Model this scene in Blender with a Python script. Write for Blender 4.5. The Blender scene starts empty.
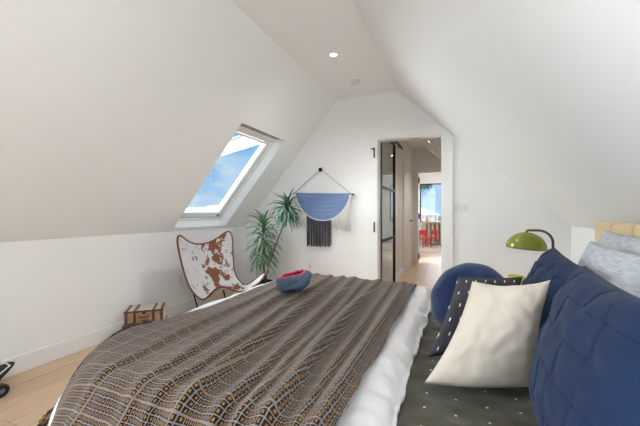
import bpy, bmesh, math, random
from mathutils import Vector, Matrix, noise
random.seed(7)
PI = math.pi
scene = bpy.context.scene
col = scene.collection
V = Vector

# ------------------------------------------------------------------ helpers
def lin(c):
    return tuple(((x/255/12.92) if x/255 <= .04045 else ((x/255+.055)/1.055)**2.4) for x in c) + (1.0,)

class NT:
    def __init__(s, name):
        s.m = bpy.data.materials.new(name); s.m.use_nodes = True
        s.t = s.m.node_tree; s.b = s.t.nodes['Principled BSDF']
    def n(s, kind, **k):
        nd = s.t.nodes.new(kind)
        for a, b in k.items():
            if hasattr(nd, a): setattr(nd, a, b)
            else: nd.inputs[a].default_value = b
        return nd
    def l(s, a, b): s.t.links.new(a, b)
    def math(s, op, a, b=None, c=None):
        nd = s.n('ShaderNodeMath', operation=op)
        for i, x in enumerate((a, b, c)):
            if x is None: continue
            if isinstance(x, (int, float)): nd.inputs[i].default_value = x
            else: s.l(x, nd.inputs[i])
        return nd.outputs[0]
    def mix(s, f, a, b):
        nd = s.n('ShaderNodeMix', data_type='RGBA')
        for i, x in ((0, f), (6, a), (7, b)):
            if isinstance(x, (int, float, tuple)): nd.inputs[i].default_value = x
            else: s.l(x, nd.inputs[i])
        return nd.outputs[2]
    def ramp(s, f, stops):
        nd = s.n('ShaderNodeValToRGB'); s.l(f, nd.inputs[0])
        e = nd.color_ramp.elements
        while len(e) < len(stops): e.new(.5)
        for x, (p, c) in zip(e, stops): x.position = p; x.color = c
        return nd.outputs[0]
    def noise(s, scale, detail=3, vec=None, rough=.5, dist=0):
        nd = s.n('ShaderNodeTexNoise'); nd.inputs['Scale'].default_value = scale
        nd.inputs['Detail'].default_value = detail; nd.inputs['Roughness'].default_value = rough
        nd.inputs['Distortion'].default_value = dist
        if vec is None: vec = s.n('ShaderNodeTexCoord').outputs['Object']
        s.l(vec, nd.inputs['Vector']); return nd.outputs[0]
    def bump(s, h, strength=.3, dist=.01):
        nd = s.n('ShaderNodeBump'); nd.inputs['Strength'].default_value = strength
        nd.inputs['Distance'].default_value = dist
        s.l(h, nd.inputs['Height']); s.l(nd.outputs[0], s.b.inputs['Normal'])

def mat(name, c, rough=.6, metal=0, bump=None, vary=None, sheen=0, spec=.5, emit=None):
    m = NT(name); b = m.b
    b.inputs['Base Color'].default_value = lin(c); b.inputs['Roughness'].default_value = rough
    b.inputs['Metallic'].default_value = metal; b.inputs['Specular IOR Level'].default_value = spec
    if sheen:
        b.inputs['Sheen Weight'].default_value = sheen; b.inputs['Sheen Roughness'].default_value = .4
    if vary:
        c2, sc = vary
        f = m.noise(sc, 4); f = m.ramp(f, [(.35, (0,0,0,1)), (.65, (1,1,1,1))])
        m.l(m.mix(f, lin(c), lin(c2)), b.inputs['Base Color'])
    if bump: m.bump(m.noise(bump[0], 3), bump[1], bump[2] if len(bump) > 2 else .005)
    if emit:
        b.inputs['Emission Color'].default_value = lin(emit[0]); b.inputs['Emission Strength'].default_value = emit[1]
    return m.m

class MB:
    def __init__(s): s.bm = bmesh.new(); s.uv = None
    def box(s, lo, hi, M=None, bev=0, seg=2):
        vs = [s.bm.verts.new((x, y, z)) for x in (lo[0], hi[0]) for y in (lo[1], hi[1]) for z in (lo[2], hi[2])]
        fs = [s.bm.faces.new([vs[i] for i in q]) for q in ((0,1,3,2),(4,6,7,5),(0,4,5,1),(2,3,7,6),(0,2,6,4),(1,5,7,3))]
        if bev:
            es = list({e for f in fs for e in f.edges})
            r = bmesh.ops.bevel(s.bm, geom=es, offset=bev, segments=seg, affect='EDGES', profile=.5)
            vs = list({v for f in r['faces'] for v in f.verts} | {v for v in vs if v.is_valid})
        if M is not None:
            for v in vs: v.co = M @ v.co
        return s
    def prism(s, poly, axis, lo, hi):
        # poly: 2-D points in the other two axes, extruded from lo to hi along axis
        def p(a, b, t): return {'x': (t, a, b), 'y': (a, t, b), 'z': (a, b, t)}[axis]
        A = [s.bm.verts.new(p(a, b, lo)) for a, b in poly]; B = [s.bm.verts.new(p(a, b, hi)) for a, b in poly]
        n = len(poly); s.bm.faces.new(A); s.bm.faces.new(B[::-1])
        for i in range(n): s.bm.faces.new((A[i], B[i], B[(i+1) % n], A[(i+1) % n]))
        return s
    def hexa(s, p8):
        vs = [s.bm.verts.new(p) for p in p8]
        for q in ((0,1,2,3),(4,7,6,5),(0,4,5,1),(1,5,6,2),(2,6,7,3),(3,7,4,0)): s.bm.faces.new([vs[i] for i in q])
        return s
    def tube(s, pts, r, n=8, cap=True):
        pts = [V(p) for p in pts]; rs = r if isinstance(r, (list, tuple)) else [r]*len(pts)
        rings = []; ref = None
        for i, p in enumerate(pts):
            d = (pts[min(i+1, len(pts)-1)] - pts[max(i-1, 0)]).normalized()
            if ref is None: ref = V((0,0,1)) if abs(d.z) < .9 else V((1,0,0))
            a = d.cross(ref)
            if a.length < 1e-5: a = d.orthogonal()
            a.normalize(); b = a.cross(d).normalized(); ref = b
            rings.append([s.bm.verts.new(p + (a*math.cos(t*2*PI/n) + b*math.sin(t*2*PI/n))*rs[i]) for t in range(n)])
        for A, B in zip(rings, rings[1:]):
            for k in range(n): s.bm.faces.new((A[k], A[(k+1) % n], B[(k+1) % n], B[k]))
        if cap: s.bm.faces.new(rings[0][::-1]); s.bm.faces.new(rings[-1])
        return s
    def lathe(s, prof, c=(0,0,0), n=32, M=None, close=False):
        rings = []; c = V(c)
        for r, z in prof:
            if r < 1e-6: rings.append([s.bm.verts.new((M @ V((0,0,z)) if M else V((0,0,z))) + c)])
            else:
                ring = []
                for k in range(n):
                    q = V((r*math.cos(2*PI*k/n), r*math.sin(2*PI*k/n), z))
                    ring.append(s.bm.verts.new((M @ q if M else q) + c))
                rings.append(ring)
        if close: rings.append(rings[0])
        for A, B in zip(rings, rings[1:]):
            for k in range(n):
                a, b, d, e = A[k % len(A)], A[(k+1) % len(A)], B[(k+1) % len(B)], B[k % len(B)]
                f = []
                for v in (a, b, d, e):
                    if v not in f: f.append(v)
                if len(f) > 2: s.bm.faces.new(f)
        return s
    def grid(s, nu, nv, fn, uvf=None, closeu=False):
        if uvf and s.uv is None: s.uv = s.bm.loops.layers.uv.new('UVMap')
        vs = [[s.bm.verts.new(fn(i/(nu), j/(nv))) for j in range(nv+1)] for i in range(nu + (0 if closeu else 1))]
        for i in range(nu):
            i2 = (i+1) % nu if closeu else i+1
            for j in range(nv):
                f = s.bm.faces.new((vs[i][j], vs[i2][j], vs[i2][j+1], vs[i][j+1]))
                if uvf:
                    for lp, (a, b) in zip(f.loops, ((i,j),(i+1,j),(i+1,j+1),(i,j+1))): lp[s.uv].uv = uvf(a/nu, b/nv)
        return s
    def build(s, name, m, parent=None, base=None, smooth=False, local=False, kind=None, weld=0, fix=True):
        if weld: bmesh.ops.remove_doubles(s.bm, verts=s.bm.verts, dist=weld)
        if fix: bmesh.ops.recalc_face_normals(s.bm, faces=s.bm.faces)
        if parent is not None and not local:
            s.bm.transform(WM[parent.name].inverted())
        if base is not None: s.bm.transform(Matrix.Translation(-V(base)))
        me = bpy.data.meshes.new(name); s.bm.to_mesh(me); s.bm.free()
        if smooth:
            for p in me.polygons: p.use_smooth = True
        me.materials.append(m)
        o = bpy.data.objects.new(name, me); col.objects.link(o)
        if base is not None: o.location = base
        if parent is not None:
            o.parent = parent; WM[o.name] = WM[parent.name]
        else: WM[o.name] = Matrix.Translation(V(base)) if base is not None else Matrix()
        if kind: o['kind'] = kind
        return o
WM = {}
def thing(name, label, cat, loc=(0,0,0), rz=0, group=None):
    o = bpy.data.objects.new(name, None); col.objects.link(o)
    o.location = loc; o.rotation_euler = (0, 0, rz); o.empty_display_size = .1
    WM[o.name] = Matrix.Translation(V(loc)) @ Matrix.Rotation(rz, 4, 'Z')
    return tag(o, label, cat, group)
def tag(o, label, cat, group=None):
    o['label'] = label; o['category'] = cat
    if group: o['group'] = group
    return o
def mod(o, kind, **k):
    m = o.modifiers.new(kind.lower(), kind)
    for a, b in k.items(): setattr(m, a, b)
    return o
def struct(name, mb, m, parent=None, **k): return mb.build(name, m, parent, kind=None if parent else 'structure', **k)
def nz(x, y, z=0): return noise.noise(V((x, y, z)))
def sm(a, b, x):
    t = max(0, min(1, (x-a)/(b-a))); return t*t*(3-2*t)

# ------------------------------------------------------------------ materials
M_wall = mat('white_paint', (243,243,243), .55, bump=(220, .05, .002), spec=.25)
M_trim = mat('white_gloss_paint', (240,240,239), .35)
M_black = mat('black_steel', (26,26,27), .45, .6)
M_white_plastic = mat('white_plastic', (238,238,236), .35)
M_hall = mat('hall_paint', (236,231,224), .6, bump=(220, .05, .002))

def floor_mat():
    m = NT('oak_planks'); tc = m.n('ShaderNodeTexCoord').outputs['Object']
    mp = m.n('ShaderNodeMapping'); m.l(tc, mp.inputs[0]); mp.inputs['Rotation'].default_value = (0,0,PI/2)
    br = m.n('ShaderNodeTexBrick'); m.l(mp.outputs[0], br.inputs['Vector'])
    for k, v in (('Scale',1),('Brick Width',1.8),('Row Height',.19),('Mortar Size',.0015),('Bias',0)): br.inputs[k].default_value = v
    br.inputs['Color1'].default_value = lin((220,192,160)); br.inputs['Color2'].default_value = lin((207,175,142))
    br.inputs['Mortar'].default_value = lin((150,116,84))
    mp2 = m.n('ShaderNodeMapping'); m.l(tc, mp2.inputs[0]); mp2.inputs['Scale'].default_value = (14,1.2,1)
    g = m.noise(3, 5, mp2.outputs[0], .6, .6)
    g = m.ramp(g, [(.3,(.82,.80,.78,1)),(.7,(1.06,1.06,1.06,1))])
    mx = m.n('ShaderNodeMix', data_type='RGBA', blend_type='MULTIPLY'); mx.inputs[0].default_value = 1
    m.l(br.outputs[0], mx.inputs[6]); m.l(g, mx.inputs[7]); m.l(mx.outputs[2], m.b.inputs['Base Color'])
    m.b.inputs['Roughness'].default_value = .38
    return m.m
M_floor = floor_mat()

def glass_mat(name, tint=(245,250,250), rough=0.0):
    m = NT(name); b = m.b
    b.inputs['Base Color'].default_value = lin(tint); b.inputs['Transmission Weight'].default_value = 1
    b.inputs['Roughness'].default_value = rough; b.inputs['IOR'].default_value = 1.45
    # thin pane: clear transmission with a fresnel reflection
    t = m.n('ShaderNodeBsdfTransparent'); t.inputs[0].default_value = lin(tint)
    g = m.n('ShaderNodeBsdfGlossy'); g.inputs['Roughness'].default_value = 0
    lw = m.n('ShaderNodeLayerWeight'); lw.inputs[0].default_value = .5
    f = m.math('ADD', m.math('MULTIPLY', m.math('POWER', lw.outputs['Facing'], 5.0), .9), .04)
    mx = m.n('ShaderNodeMixShader'); m.l(f, mx.inputs[0]); m.l(t.outputs[0], mx.inputs[1]); m.l(g.outputs[0], mx.inputs[2])
    m.l(mx.outputs[0], m.t.nodes['Material Output'].inputs[0])
    return m.m
M_glass = glass_mat('clear_glass')

def wood(name, c1, c2, scale=(1,1,12), rough=.5):
    m = NT(name); tc = m.n('ShaderNodeTexCoord').outputs['Object']
    mp = m.n('ShaderNodeMapping'); m.l(tc, mp.inputs[0]); mp.inputs['Scale'].default_value = scale
    g = m.noise(4, 5, mp.outputs[0], .6, .8)
    m.l(m.ramp(g, [(.3, lin(c1)), (.7, lin(c2))]), m.b.inputs['Base Color']); m.b.inputs['Roughness'].default_value = rough
    return m.m

# ------------------------------------------------------------------ room shell
XL, XR, Y1, YB = -2.85, 1.012, 3.81, -2.6
KL, KR, ZC = .93, 1.0, 2.576
CX0, CX1 = -1.42, -.663
TH = .12
def rz(x): return ZC - (x-CX1)*(ZC-KR)/(XR-CX1)          # right slope height at x

b = MB(); b.box((XL-.3, YB-.2, -.1), (XR+.3, Y1+TH, 0)); struct('floor', b, M_floor)
b = MB(); b.box((XL-TH, YB-.12, 0), (XL, Y1+TH, KL)); struct('wall_left', b, M_wall)
b = MB(); b.box((XR, YB-.12, 0), (XR+TH, Y1+TH, KR)); struct('wall_right', b, M_wall)
b = MB(); b.box((CX0, YB-.12, ZC), (CX1, Y1, ZC+TH)); struct('ceiling', b, M_wall)
sr = V((XR-CX1, KR-ZC)).normalized(); nr = V((-sr.y, sr.x))
b = MB(); q = [(CX1, ZC), (XR, KR), (XR+nr.x*TH, KR+nr.y*TH), (CX1+nr.x*TH, ZC+nr.y*TH)]
b.prism(q, 'y', YB-.12, Y1); struct('ceiling_right', b, M_wall)
# left slope with two roof-window openings, the nearer one unseen and added for light: coordinates s up the slope, y along, d outwards
sl = V((CX0-XL, ZC-KL)); SL = sl.length; sl.normalize(); nl = V((-sl.y, sl.x))
def S(s, y, d=0): return V((XL + sl.x*s + nl.x*d, y, KL + sl.y*s + nl.y*d))
def sbox(mb, s0, s1, y0, y1, d0, d1):
    return mb.hexa([S(s0,y0,d0), S(s1,y0,d0), S(s1,y1,d0), S(s0,y1,d0), S(s0,y0,d1), S(s1,y0,d1), S(s1,y1,d1), S(s0,y1,d1)])
WS0, WS1 = .05, 1.42
OPEN = [(-.75, .15), (2.51, 3.34)]
b = MB()
ys = [YB-.12, OPEN[0][0], OPEN[0][1], OPEN[1][0], OPEN[1][1], Y1]
for i in range(5):
    if i % 2 == 0: sbox(b, 0, SL, ys[i], ys[i+1], 0, TH)
    else:
        sbox(b, 0, WS0, ys[i], ys[i+1], 0, TH); sbox(b, WS1, SL, ys[i], ys[i+1], 0, TH)
struct('ceiling_left', b, M_wall)

DX0, DX1, DH = -.894, -.154, 2.03
b = MB()
b.prism([(XL,0),(DX0,0),(DX0,ZC),(CX0,ZC),(XL,KL)], 'y', Y1, Y1+TH)
b.prism([(DX0,DH),(DX1,DH),(DX1,rz(DX1)),(CX1,ZC),(DX0,ZC)], 'y', Y1, Y1+TH)
b.prism([(DX1,0),(XR,0),(XR,KR),(DX1,rz(DX1))], 'y', Y1, Y1+TH)
struct('wall_far', b, M_wall)
# back gable (behind the camera) with a window opening added for light
BW = (-2.0, -.25, .55, 2.2)
b = MB()
b.prism([(XL,0),(BW[0],0),(BW[0],KL+(BW[0]-XL)*sl.y/sl.x),(XL,KL)], 'y', YB-.12, YB)
b.prism([(BW[0],0),(BW[1],0),(BW[1],BW[2]),(BW[0],BW[2])], 'y', YB-.12, YB)
b.prism([(BW[1],0),(XR,0),(XR,KR),(BW[1],rz(BW[1]))], 'y', YB-.12, YB)
struct('wall_back', b, M_wall)
def frame_xz(x0, x1, z0, z1, w, y0, y1, mull=()):
    m = MB(); m.box((x0,y0,z0),(x0+w,y1,z1)); m.box((x1-w,y0,z0),(x1,y1,z1))
    m.box((x0+w,y0,z0),(x1-w,y1,z0+w)); m.box((x0+w,y0,z1-w),(x1-w,y1,z1))
    for k in mull: m.box((k-w/2,y0,z0+w),(k+w/2,y1,z1-w))
    return m

# trim: baseboards and door casing
BBH, BBT = .125, .016
def bb(name, lo, hi):
    m = MB(); m.box(lo, hi, bev=.003, seg=1); return struct(name, m, M_trim)
bb('baseboard_left', (XL, YB, 0), (XL+BBT, Y1-BBT, BBH))
bb('baseboard_far', (XL, Y1-BBT, 0), (DX0-.1, Y1, BBH))
bb('baseboard_right', (XR-BBT, YB, 0), (XR, Y1-BBT, BBH))
bb('baseboard_beside_door', (DX1+.1, Y1-BBT, 0), (XR-BBT, Y1, BBH))
CW = .1
b = MB(); yc0, yc1 = Y1-.022, Y1
b.prism([(DX0-CW,0),(DX0,0),(DX0,DH),(DX0-CW,DH)], 'y', yc0, yc1)
zx = CX1 + (ZC-(DH+CW))*(XR-CX1)/(ZC-KR) - .003
b.prism([(DX0-CW,DH),(DX1,DH),(DX1,rz(DX1)-.004),(zx,DH+CW),(DX0-CW,DH+CW)], 'y', yc0, yc1)
b.prism([(DX1,0),(DX1+CW,0),(DX1+CW,rz(DX1+CW)-.004),(DX1,rz(DX1)-.004)], 'y', yc0, yc1)
struct('trim_1', b, M_trim)
b = MB(); b.box((DX0,Y1-.01,0),(DX0+.006,Y1+TH+.01,DH)); b.box((DX1-.018,Y1-.01,0),(DX1,Y1+TH+.01,DH))
b.box((DX0+.006,Y1-.01,DH-.018),(DX1-.018,Y1+TH+.01,DH)); struct('trim_2', b, M_trim)

# roof window in view
M_sash = mat('white_lacquer', (243,243,243), .25)
M_seal = mat('grey_seal', (120,124,128), .6)
def roof_window(idx, y0, y1):
    r = bpy.data.objects.new('window_%d' % idx, None); col.objects.link(r); r['kind'] = 'structure'
    base = S(WS0, (y0+y1)/2, TH); r.location = base; WM[r.name] = Matrix.Translation(base)
    fr = MB(); w = .035; a, c, e, g = WS0, WS1, y0, y1
    for (s0,s1,p,q) in ((a,c,e,e+w),(a,c,g-w,g),(a,a+w,e+w,g-w),(c-w,c,e+w,g-w)): sbox(fr, s0, s1, p, q, TH-.015, TH+.06)
    fr.build('window_frame', M_sash, r)
    sa = MB(); o = .042; w2 = .06
    a, c, e, g = WS0+o, WS1-o, y0+o, y1-o
    for (s0,s1,p,q) in ((a,c,e,e+w2),(a,c,g-w2,g),(a,a+w2+.01,e+w2,g-w2),(c-w2-.02,c,e+w2,g-w2)): sbox(sa, s0, s1, p, q, TH+.005, TH+.065)
    sa.build('sash', M_sash, r)
    se = MB(); w3 = .007
    a, c, e, g = WS0+.035, WS1-.035, y0+.035, y1-.035
    for (s0,s1,p,q) in ((a,c,e,e+w3),(a,c,g-w3,g),(a,a+w3,e+w3,g-w3),(c-w3,c,e+w3,g-w3)): sbox(se, s0, s1, p, q, TH+.004, TH+.06)
    se.build('seal', M_seal, r)
    gl = MB(); sbox(gl, WS0+.11, WS1-.12, y0+.1, y1-.1, TH+.033, TH+.037); gl.build('glass_pane', M_glass, r)
    kn = MB(); p = S(WS0+.075, y1-.1, TH+.0); kn.lathe([(0,-.006),(.011,-.006),(.011,.008),(0,.008)], p, 12, M=Matrix.Rotation(-math.atan2(nl.y, -nl.x)+PI/2, 4, 'Y').to_3x3())
    kn.build('lock_screw', M_black, r)
    return r
roof_window(1, *OPEN[1]); roof_window(2, *OPEN[0])  # second roof window is out of view, added to light the room
# roller blind rolled up at the head of the roof window
y0, y1 = OPEN[1]
p = S(WS1-.075, (y0+y1)/2, TH-.03)
t = thing('roller_blind', 'white rolled-up blind cassette at the top of the roof window', 'blind', p)
b = MB(); sbox(b, WS1-.125, WS1-.03, y0+.01, y1-.075, TH-.055, TH-.005); bmesh.ops.bevel(b.bm, geom=b.bm.edges[:], offset=.018, segments=3, affect='EDGES')
b.build('cassette', mat('blind_white', (236,234,228), .45), t, smooth=False)
b = MB(); sbox(b, WS1-.028, WS1-.008, y0+.004, y1-.05, TH-.07, TH-.005); b.build('rail', mat('brushed_aluminium', (120,122,125), .35, .8), t)
b = MB(); sbox(b, WS1-.155, WS1-.13, y0+.012, y1-.09, TH-.035, TH-.02); b.build('pull_bar', M_sash, t)

# unseen back window, added to go with the fill lamp there
b = frame_xz(BW[0], BW[1], BW[2], BW[3], .05, YB-.1, YB-.04, mull=(-1.12,)); w = struct('window_3', b, M_sash)

# ------------------------------------------------------------------ hall and room beyond
HX0, HX1, HY0, HY1 = -.945, .42, Y1+TH, 7.4
b = MB(); b.box((-2.6, HY0, -.1), (2.0, 12.3, 0)); struct('floor_hall', b, M_floor)
b = MB(); b.box((HX0-.1, HY0, 0), (HX0, HY1, ZC)); struct('wall_hall_left', b, M_hall)
b = MB(); b.box((HX1, HY0, 0), (HX1+.1, HY1, rz(HX1)+.1)); struct('wall_hall_right', b, M_hall)
b = MB(); b.box((HX0, HY0, ZC), (CX1, HY1, ZC+.1)); struct('ceiling_hall', b, M_wall)
b = MB(); b.prism([(CX1,ZC),(HX1,rz(HX1)),(HX1+nr.x*.1,rz(HX1)+nr.y*.1),(CX1+nr.x*.1,ZC+nr.y*.1)], 'y', HY0, HY1); struct('ceiling_hall_right', b, M_wall)
EX0, EX1 = -.83, -.1
b = MB(); y0, y1 = HY1, HY1+.1
b.prism([(HX0-.1,0),(EX0,0),(EX0,2.65),(HX0-.1,2.65)], 'y', y0, y1); b.prism([(EX0,DH),(EX1,DH),(EX1,2.65),(EX0,2.65)], 'y', y0, y1)
b.prism([(EX1,0),(HX1+.2,0),(HX1+.2,2.65),(EX1,2.65)], 'y', y0, y1); struct('wall_hall_end', b, M_hall)
b = MB(); b.box((EX0-.015,y0-.02,0),(EX0+.02,y1+.01,DH+.05)); b.box((EX1-.02,y0-.02,0),(EX1+.06,y1+.01,DH+.05)); b.box((EX0+.02,y0-.02,DH-.0),(EX1-.02,y1+.01,DH+.05))
t3 = struct('trim_3', b, M_trim)
b = MB()
for z in (.16, 1.06, 1.86): b.box((EX0+.02, y0-.03, z-.06), (EX0+.045, y0+.01, z+.06))
b.build('hinge', M_black, t3)
bb('baseboard_hall', (HX0, HY0, 0), (HX0+.014, 6.08, .11))
b = MB(); b.box((HX0, 6.13, 0), (HX0+.01, 7.12, 2.03)); b.box((HX0, 6.08, 0), (HX0+.02, 6.16, 2.1)); b.box((HX0, 7.09, 0), (HX0+.02, 7.17, 2.1)); b.box((HX0, 6.16, 2.03), (HX0+.02, 7.09, 2.1))
d2 = struct('door_2', b, M_hall)
b = MB(); b.tube([(HX0+.01,6.9,.97),(HX0+.06,6.9,.97),(HX0+.06,6.78,.97)], .011); b.build('door_handle', M_black, d2)
# black framed sliding glass door standing open against the hall wall
DXX = -.898
DY0, DY1, DZ0, DZ1 = 3.95, 4.93, .03, 2.2
d = bpy.data.objects.new('door_1', None); col.objects.link(d); d['kind'] = 'structure'; d.location = (DXX, (DY0+DY1)/2, 0); WM[d.name] = Matrix.Translation((DXX,(DY0+DY1)/2,0))
b = MB(); w = .045; x0, x1 = DXX-.018, DXX+.018
b.box((x0,DY0,DZ0),(x1,DY0+w,DZ1)); b.box((x0,DY1-w,DZ0),(x1,DY1,DZ1))
for z in (DZ0, .755, 1.45, DZ1-w): b.box((x0+.001,DY0+w,z),(x1-.001,DY1-w,z+(w if z in (DZ0, DZ1-w) else .03)))
b.build('door_frame', M_black, d)
for z0, z1 in ((DZ0+w,.755),(.785,1.45),(1.48,DZ1-w)):
    b = MB(); b.box((DXX-.003,DY0+w,z0),(DXX+.003,DY1-w,z1)); b.build('glass_pane', M_glass, d)
t = thing('sliding_door_track', 'black steel sliding door track high on the hall wall', 'track', (HX0, 4.7, 2.26))
b = MB(); b.box((DXX-.006, 3.95, 2.24), (DXX+.006, 5.7, 2.285)); b.build('rail', M_black, t)
for y in (4.1, 4.8):
    b = MB(); b.tube([(DXX+.02,y,2.29),(DXX+.008,y,2.29)], .035, 16); b.box((DXX+.006,y-.015,2.16),(DXX+.014,y+.015,2.29)); b.build('hanger', M_black, t)
for y in (4.3, 4.9, 5.5):
    b = MB(); b.tube([(HX0,y,2.262),(DXX-.006,y,2.262)], .012); b.build('spacer', M_black, t)
# hinges on the casing of the near doorway
for z, lb in ((1.86, 'black hinge with hook high on the white casing left of the doorway'), (.96, 'black hinge at mid height on the white casing left of the doorway')):
    b = MB(); b.box((DX0-.045, Y1-.03, z-.055), (DX0-.03, Y1-.02, z+.055)); b.tube([(DX0-.037,Y1-.031,z-.06),(DX0-.037,Y1-.031,z+.06)], .008)
    if z > 1.5: b.box((DX0-.075, Y1-.03, z+.04), (DX0-.03, Y1-.02, z+.056))
    tag(b.build('door_hinge', M_black, base=(DX0-.037, Y1-.02, z)), lb, 'hinge')

# far room
RX0, RX1, RY0, RY1 = -2.4, 1.8, HY1+.1, 12.2
b = MB(); b.box((RX0-.1,RY0,0),(RX0,RY1,2.6)); struct('wall_room_left', b, M_wall)
b = MB(); b.box((RX1,RY0,0),(RX1+.1,RY1,2.6)); struct('wall_room_right', b, M_wall)
b = MB(); b.box((RX0,RY0,2.55),(RX1,RY1+.1,2.65)); struct('ceiling_room', b, M_wall)
b = MB(); FW = (-1.286, .6, .80, 2.2)
b.box((RX0,RY1,0),(FW[0],RY1+.1,2.55)); b.box((FW[1],RY1,0),(RX1,RY1+.1,2.55)); b.box((FW[0],RY1,0),(FW[1],RY1+.1,FW[2])); b.box((FW[0],RY1,FW[3]),(FW[1],RY1+.1,2.55))
struct('wall_room_far', b, M_wall)
b = frame_xz(FW[0], FW[1], FW[2], FW[3], .035, RY1-.01, RY1+.05); w = struct('window_4', b, M_black)
b = MB(); b.box((FW[0]+.035,RY1+.015,FW[2]+.035),(FW[1]-.035,RY1+.02,FW[3]-.035)); b.build('glass_pane', M_glass, w)
# rug, slatted cabinet, red child chairs
b = MB(); b.box((-1.5, 9.6, 0), (.6, 11.62, .015), bev=.005, seg=1)
tag(b.build('rug', mat('cream_rug', (226,216,205), .9, vary=((196,178,164), 9), bump=(300,.5)), base=(-.45,10.6,0)), 'cream patterned rug on the floor of the far room', 'rug')
oak = wood('pale_oak', (222,200,168), (206,180,146))
t = thing('wooden_sideboard', 'pale wooden slatted sideboard under the far room window', 'sideboard', (-.6, 11.9, 0))
b = MB(); b.box((-1.2,11.68,.78),(.2,12.14,.83), bev=.006); b.build('top', oak, t)
for x in (-1.17, -.5, .17-.04):
    b = MB(); b.box((x,11.69,0),(x+.05,11.73,.78)); b.build('leg', oak, t); b = MB(); b.box((x,12.06,0),(x+.05,12.1,.78)); b.build('leg', oak, t)
b = MB(); b.box((-1.12,12.03,.1),(.13,12.06,.76)); b.build('back_panel', mat('grey_board', (168,160,150), .8), t)
b = MB()
for k in range(9): x = -1.1 + k*.135; b.box((x,11.7,.1),(x+.06,11.72,.76))
b.build('slat_panel', oak, t)
red = mat('red_paint', (214,28,34), .4)
def kid_chair(x, y, a, label):
    t = thing('child_chair', label, 'chair', (x, y, 0.0165), a, 'red child chairs in the far room')
    b = MB(); b.box((-.14,-.14,.27),(.14,.14,.295), bev=.006); b.build('seat', red, t, local=True)
    for sx in (-1,1):
        for sy in (-1,1):
            b = MB(); b.tube([(sx*.12,sy*.12,.27),(sx*.14,sy*.15,0)], [.016,.012]); b.build('leg', red, t, local=True)
    b = MB(); b.box((-.14,.115,.4),(.14,.14,.55), bev=.008)
    for sx in (-.1, .1): b.box((sx-.014,.118,.29),(sx+.014,.137,.41))
    b.build('backrest', red, t, local=True)
kid_chair(-1.0, 10.85, .6, 'red child chair on the far room rug, the nearer one at the left')
kid_chair(-.82, 11.2, -2.3, 'red child chair on the far room rug, partly behind the other')
t = thing('toy_bear', 'small beige soft toy sitting on the far room sideboard', 'toy', (-1.0, 11.85, .83))
b = MB(); b.lathe([(0,0),(.05,.01),(.06,.06),(.035,.11),(.045,.14),(.03,.19),(0,.2)], (-1.0,11.85,.83), 14); b.build('body', mat('beige_plush', (214,190,160), .9), t, smooth=True)

# ------------------------------------------------------------------ ceiling fittings, switches, outlets
M_lamp = mat('lit_lens', (255,255,255), .4, emit=((255,248,236), 9))
def downlight(x, y, label, z=ZC, tilt=0):
    t = thing('recessed_downlight', label, 'ceiling light', (x, y, z), 0, 'recessed downlights')
    R = Matrix.Rotation(tilt, 3, 'Y')
    b = MB(); b.lathe([(.032,-.001),(.033,-.006),(.047,-.004),(.05,0),(.05,.003),(.032,.003)], (0,0,0), 32, M=R, close=True); b.build('trim_ring', M_white_plastic, t, local=True, smooth=True)
    b = MB(); b.lathe([(0,-.003),(.031,-.002),(.031,.001),(0,.001)], (0,0,0), 32, M=R); b.build('lens', M_lamp, t, local=True)
downlight(-1.041, 2.701, 'small lit recessed downlight in the flat bedroom ceiling')
ta = math.atan2(ZC-KR, XR-CX1)
for y, lb in ((5.9, 'lit recessed downlight on the hall slope, nearer one seen through doorway'), (7.0, 'lit recessed downlight on the hall slope, closest to the end wall')):
    x = -.47; downlight(x, y, lb, rz(x), ta)
t = thing('smoke_detector', 'round white smoke detector on the flat ceiling near the gable', 'smoke detector', (-1.022, 3.31, ZC))
b = MB(); b.lathe([(0,-.012),(.065,-.012),(.075,-.004),(.075,0),(0,0)], (-1.022,3.31,ZC), 40); b.build('base', M_white_plastic, t, smooth=False)
b = MB(); b.lathe([(0,-.042),(.035,-.042),(.05,-.036),(.054,-.02),(.054,-.011),(0,-.011)], (-1.022,3.31,ZC), 40); b.build('cover', mat('grey_white_plastic', (222,222,220), .4), t)

def plate_xz(name, label, cat, x, y, z, w, h, rockers, slots=False, axis='y'):
    t = thing(name, label, cat, (x, y, z))
    def bx(lo, hi, bev=.002):
        m = MB(); m.box(lo, hi, bev=bev, seg=1)
        return m
    R = Matrix() if axis == 'y' else Matrix.Rotation(PI/2, 4, 'Z')
    m = bx((-w/2,-.006,-h/2),(w/2,0,h/2)); m.bm.transform(R); m.build('face_plate', M_white_plastic, t, local=True)
    for k in range(rockers):
        cx = (k-(rockers-1)/2)*.046
        m = bx((cx-.0165,-.010,-.033),(cx+.0165,-.005,.033)); m.bm.transform(R); m.build('outlet_insert' if slots else 'rocker', mat('insert_white', (228,228,226), .4), t, local=True)
        if slots:
            for zz in (-.017,.017):
                for xx in (-.006,.006):
                    m = MB(); m.box((cx+xx-.001,-.0106,zz-.005),(cx+xx+.001,-.0098,zz+.005)); m.bm.transform(R); m.build('slot', M_black, t, local=True)
plate_xz('light_switch', 'white three-rocker light switch on the wall right of the doorway', 'light switch', .03, Y1, 1.185, .165, .115, 3)
plate_xz('wall_outlet', 'white wall outlet low on the far wall under the hanging', 'outlet', -1.804, Y1, .42, .072, .115, 1, True)
plate_xz('wall_outlet', 'white wall outlet on the left knee wall behind the butterfly chair', 'outlet', XL, 2.632, .391, .072, .115, 1, True, axis='x')
plate_xz('light_switch', 'white light switch on the left wall inside the hall', 'light switch', HX0, 5.7, 1.17, .12, .115, 2, axis='x')

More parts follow.
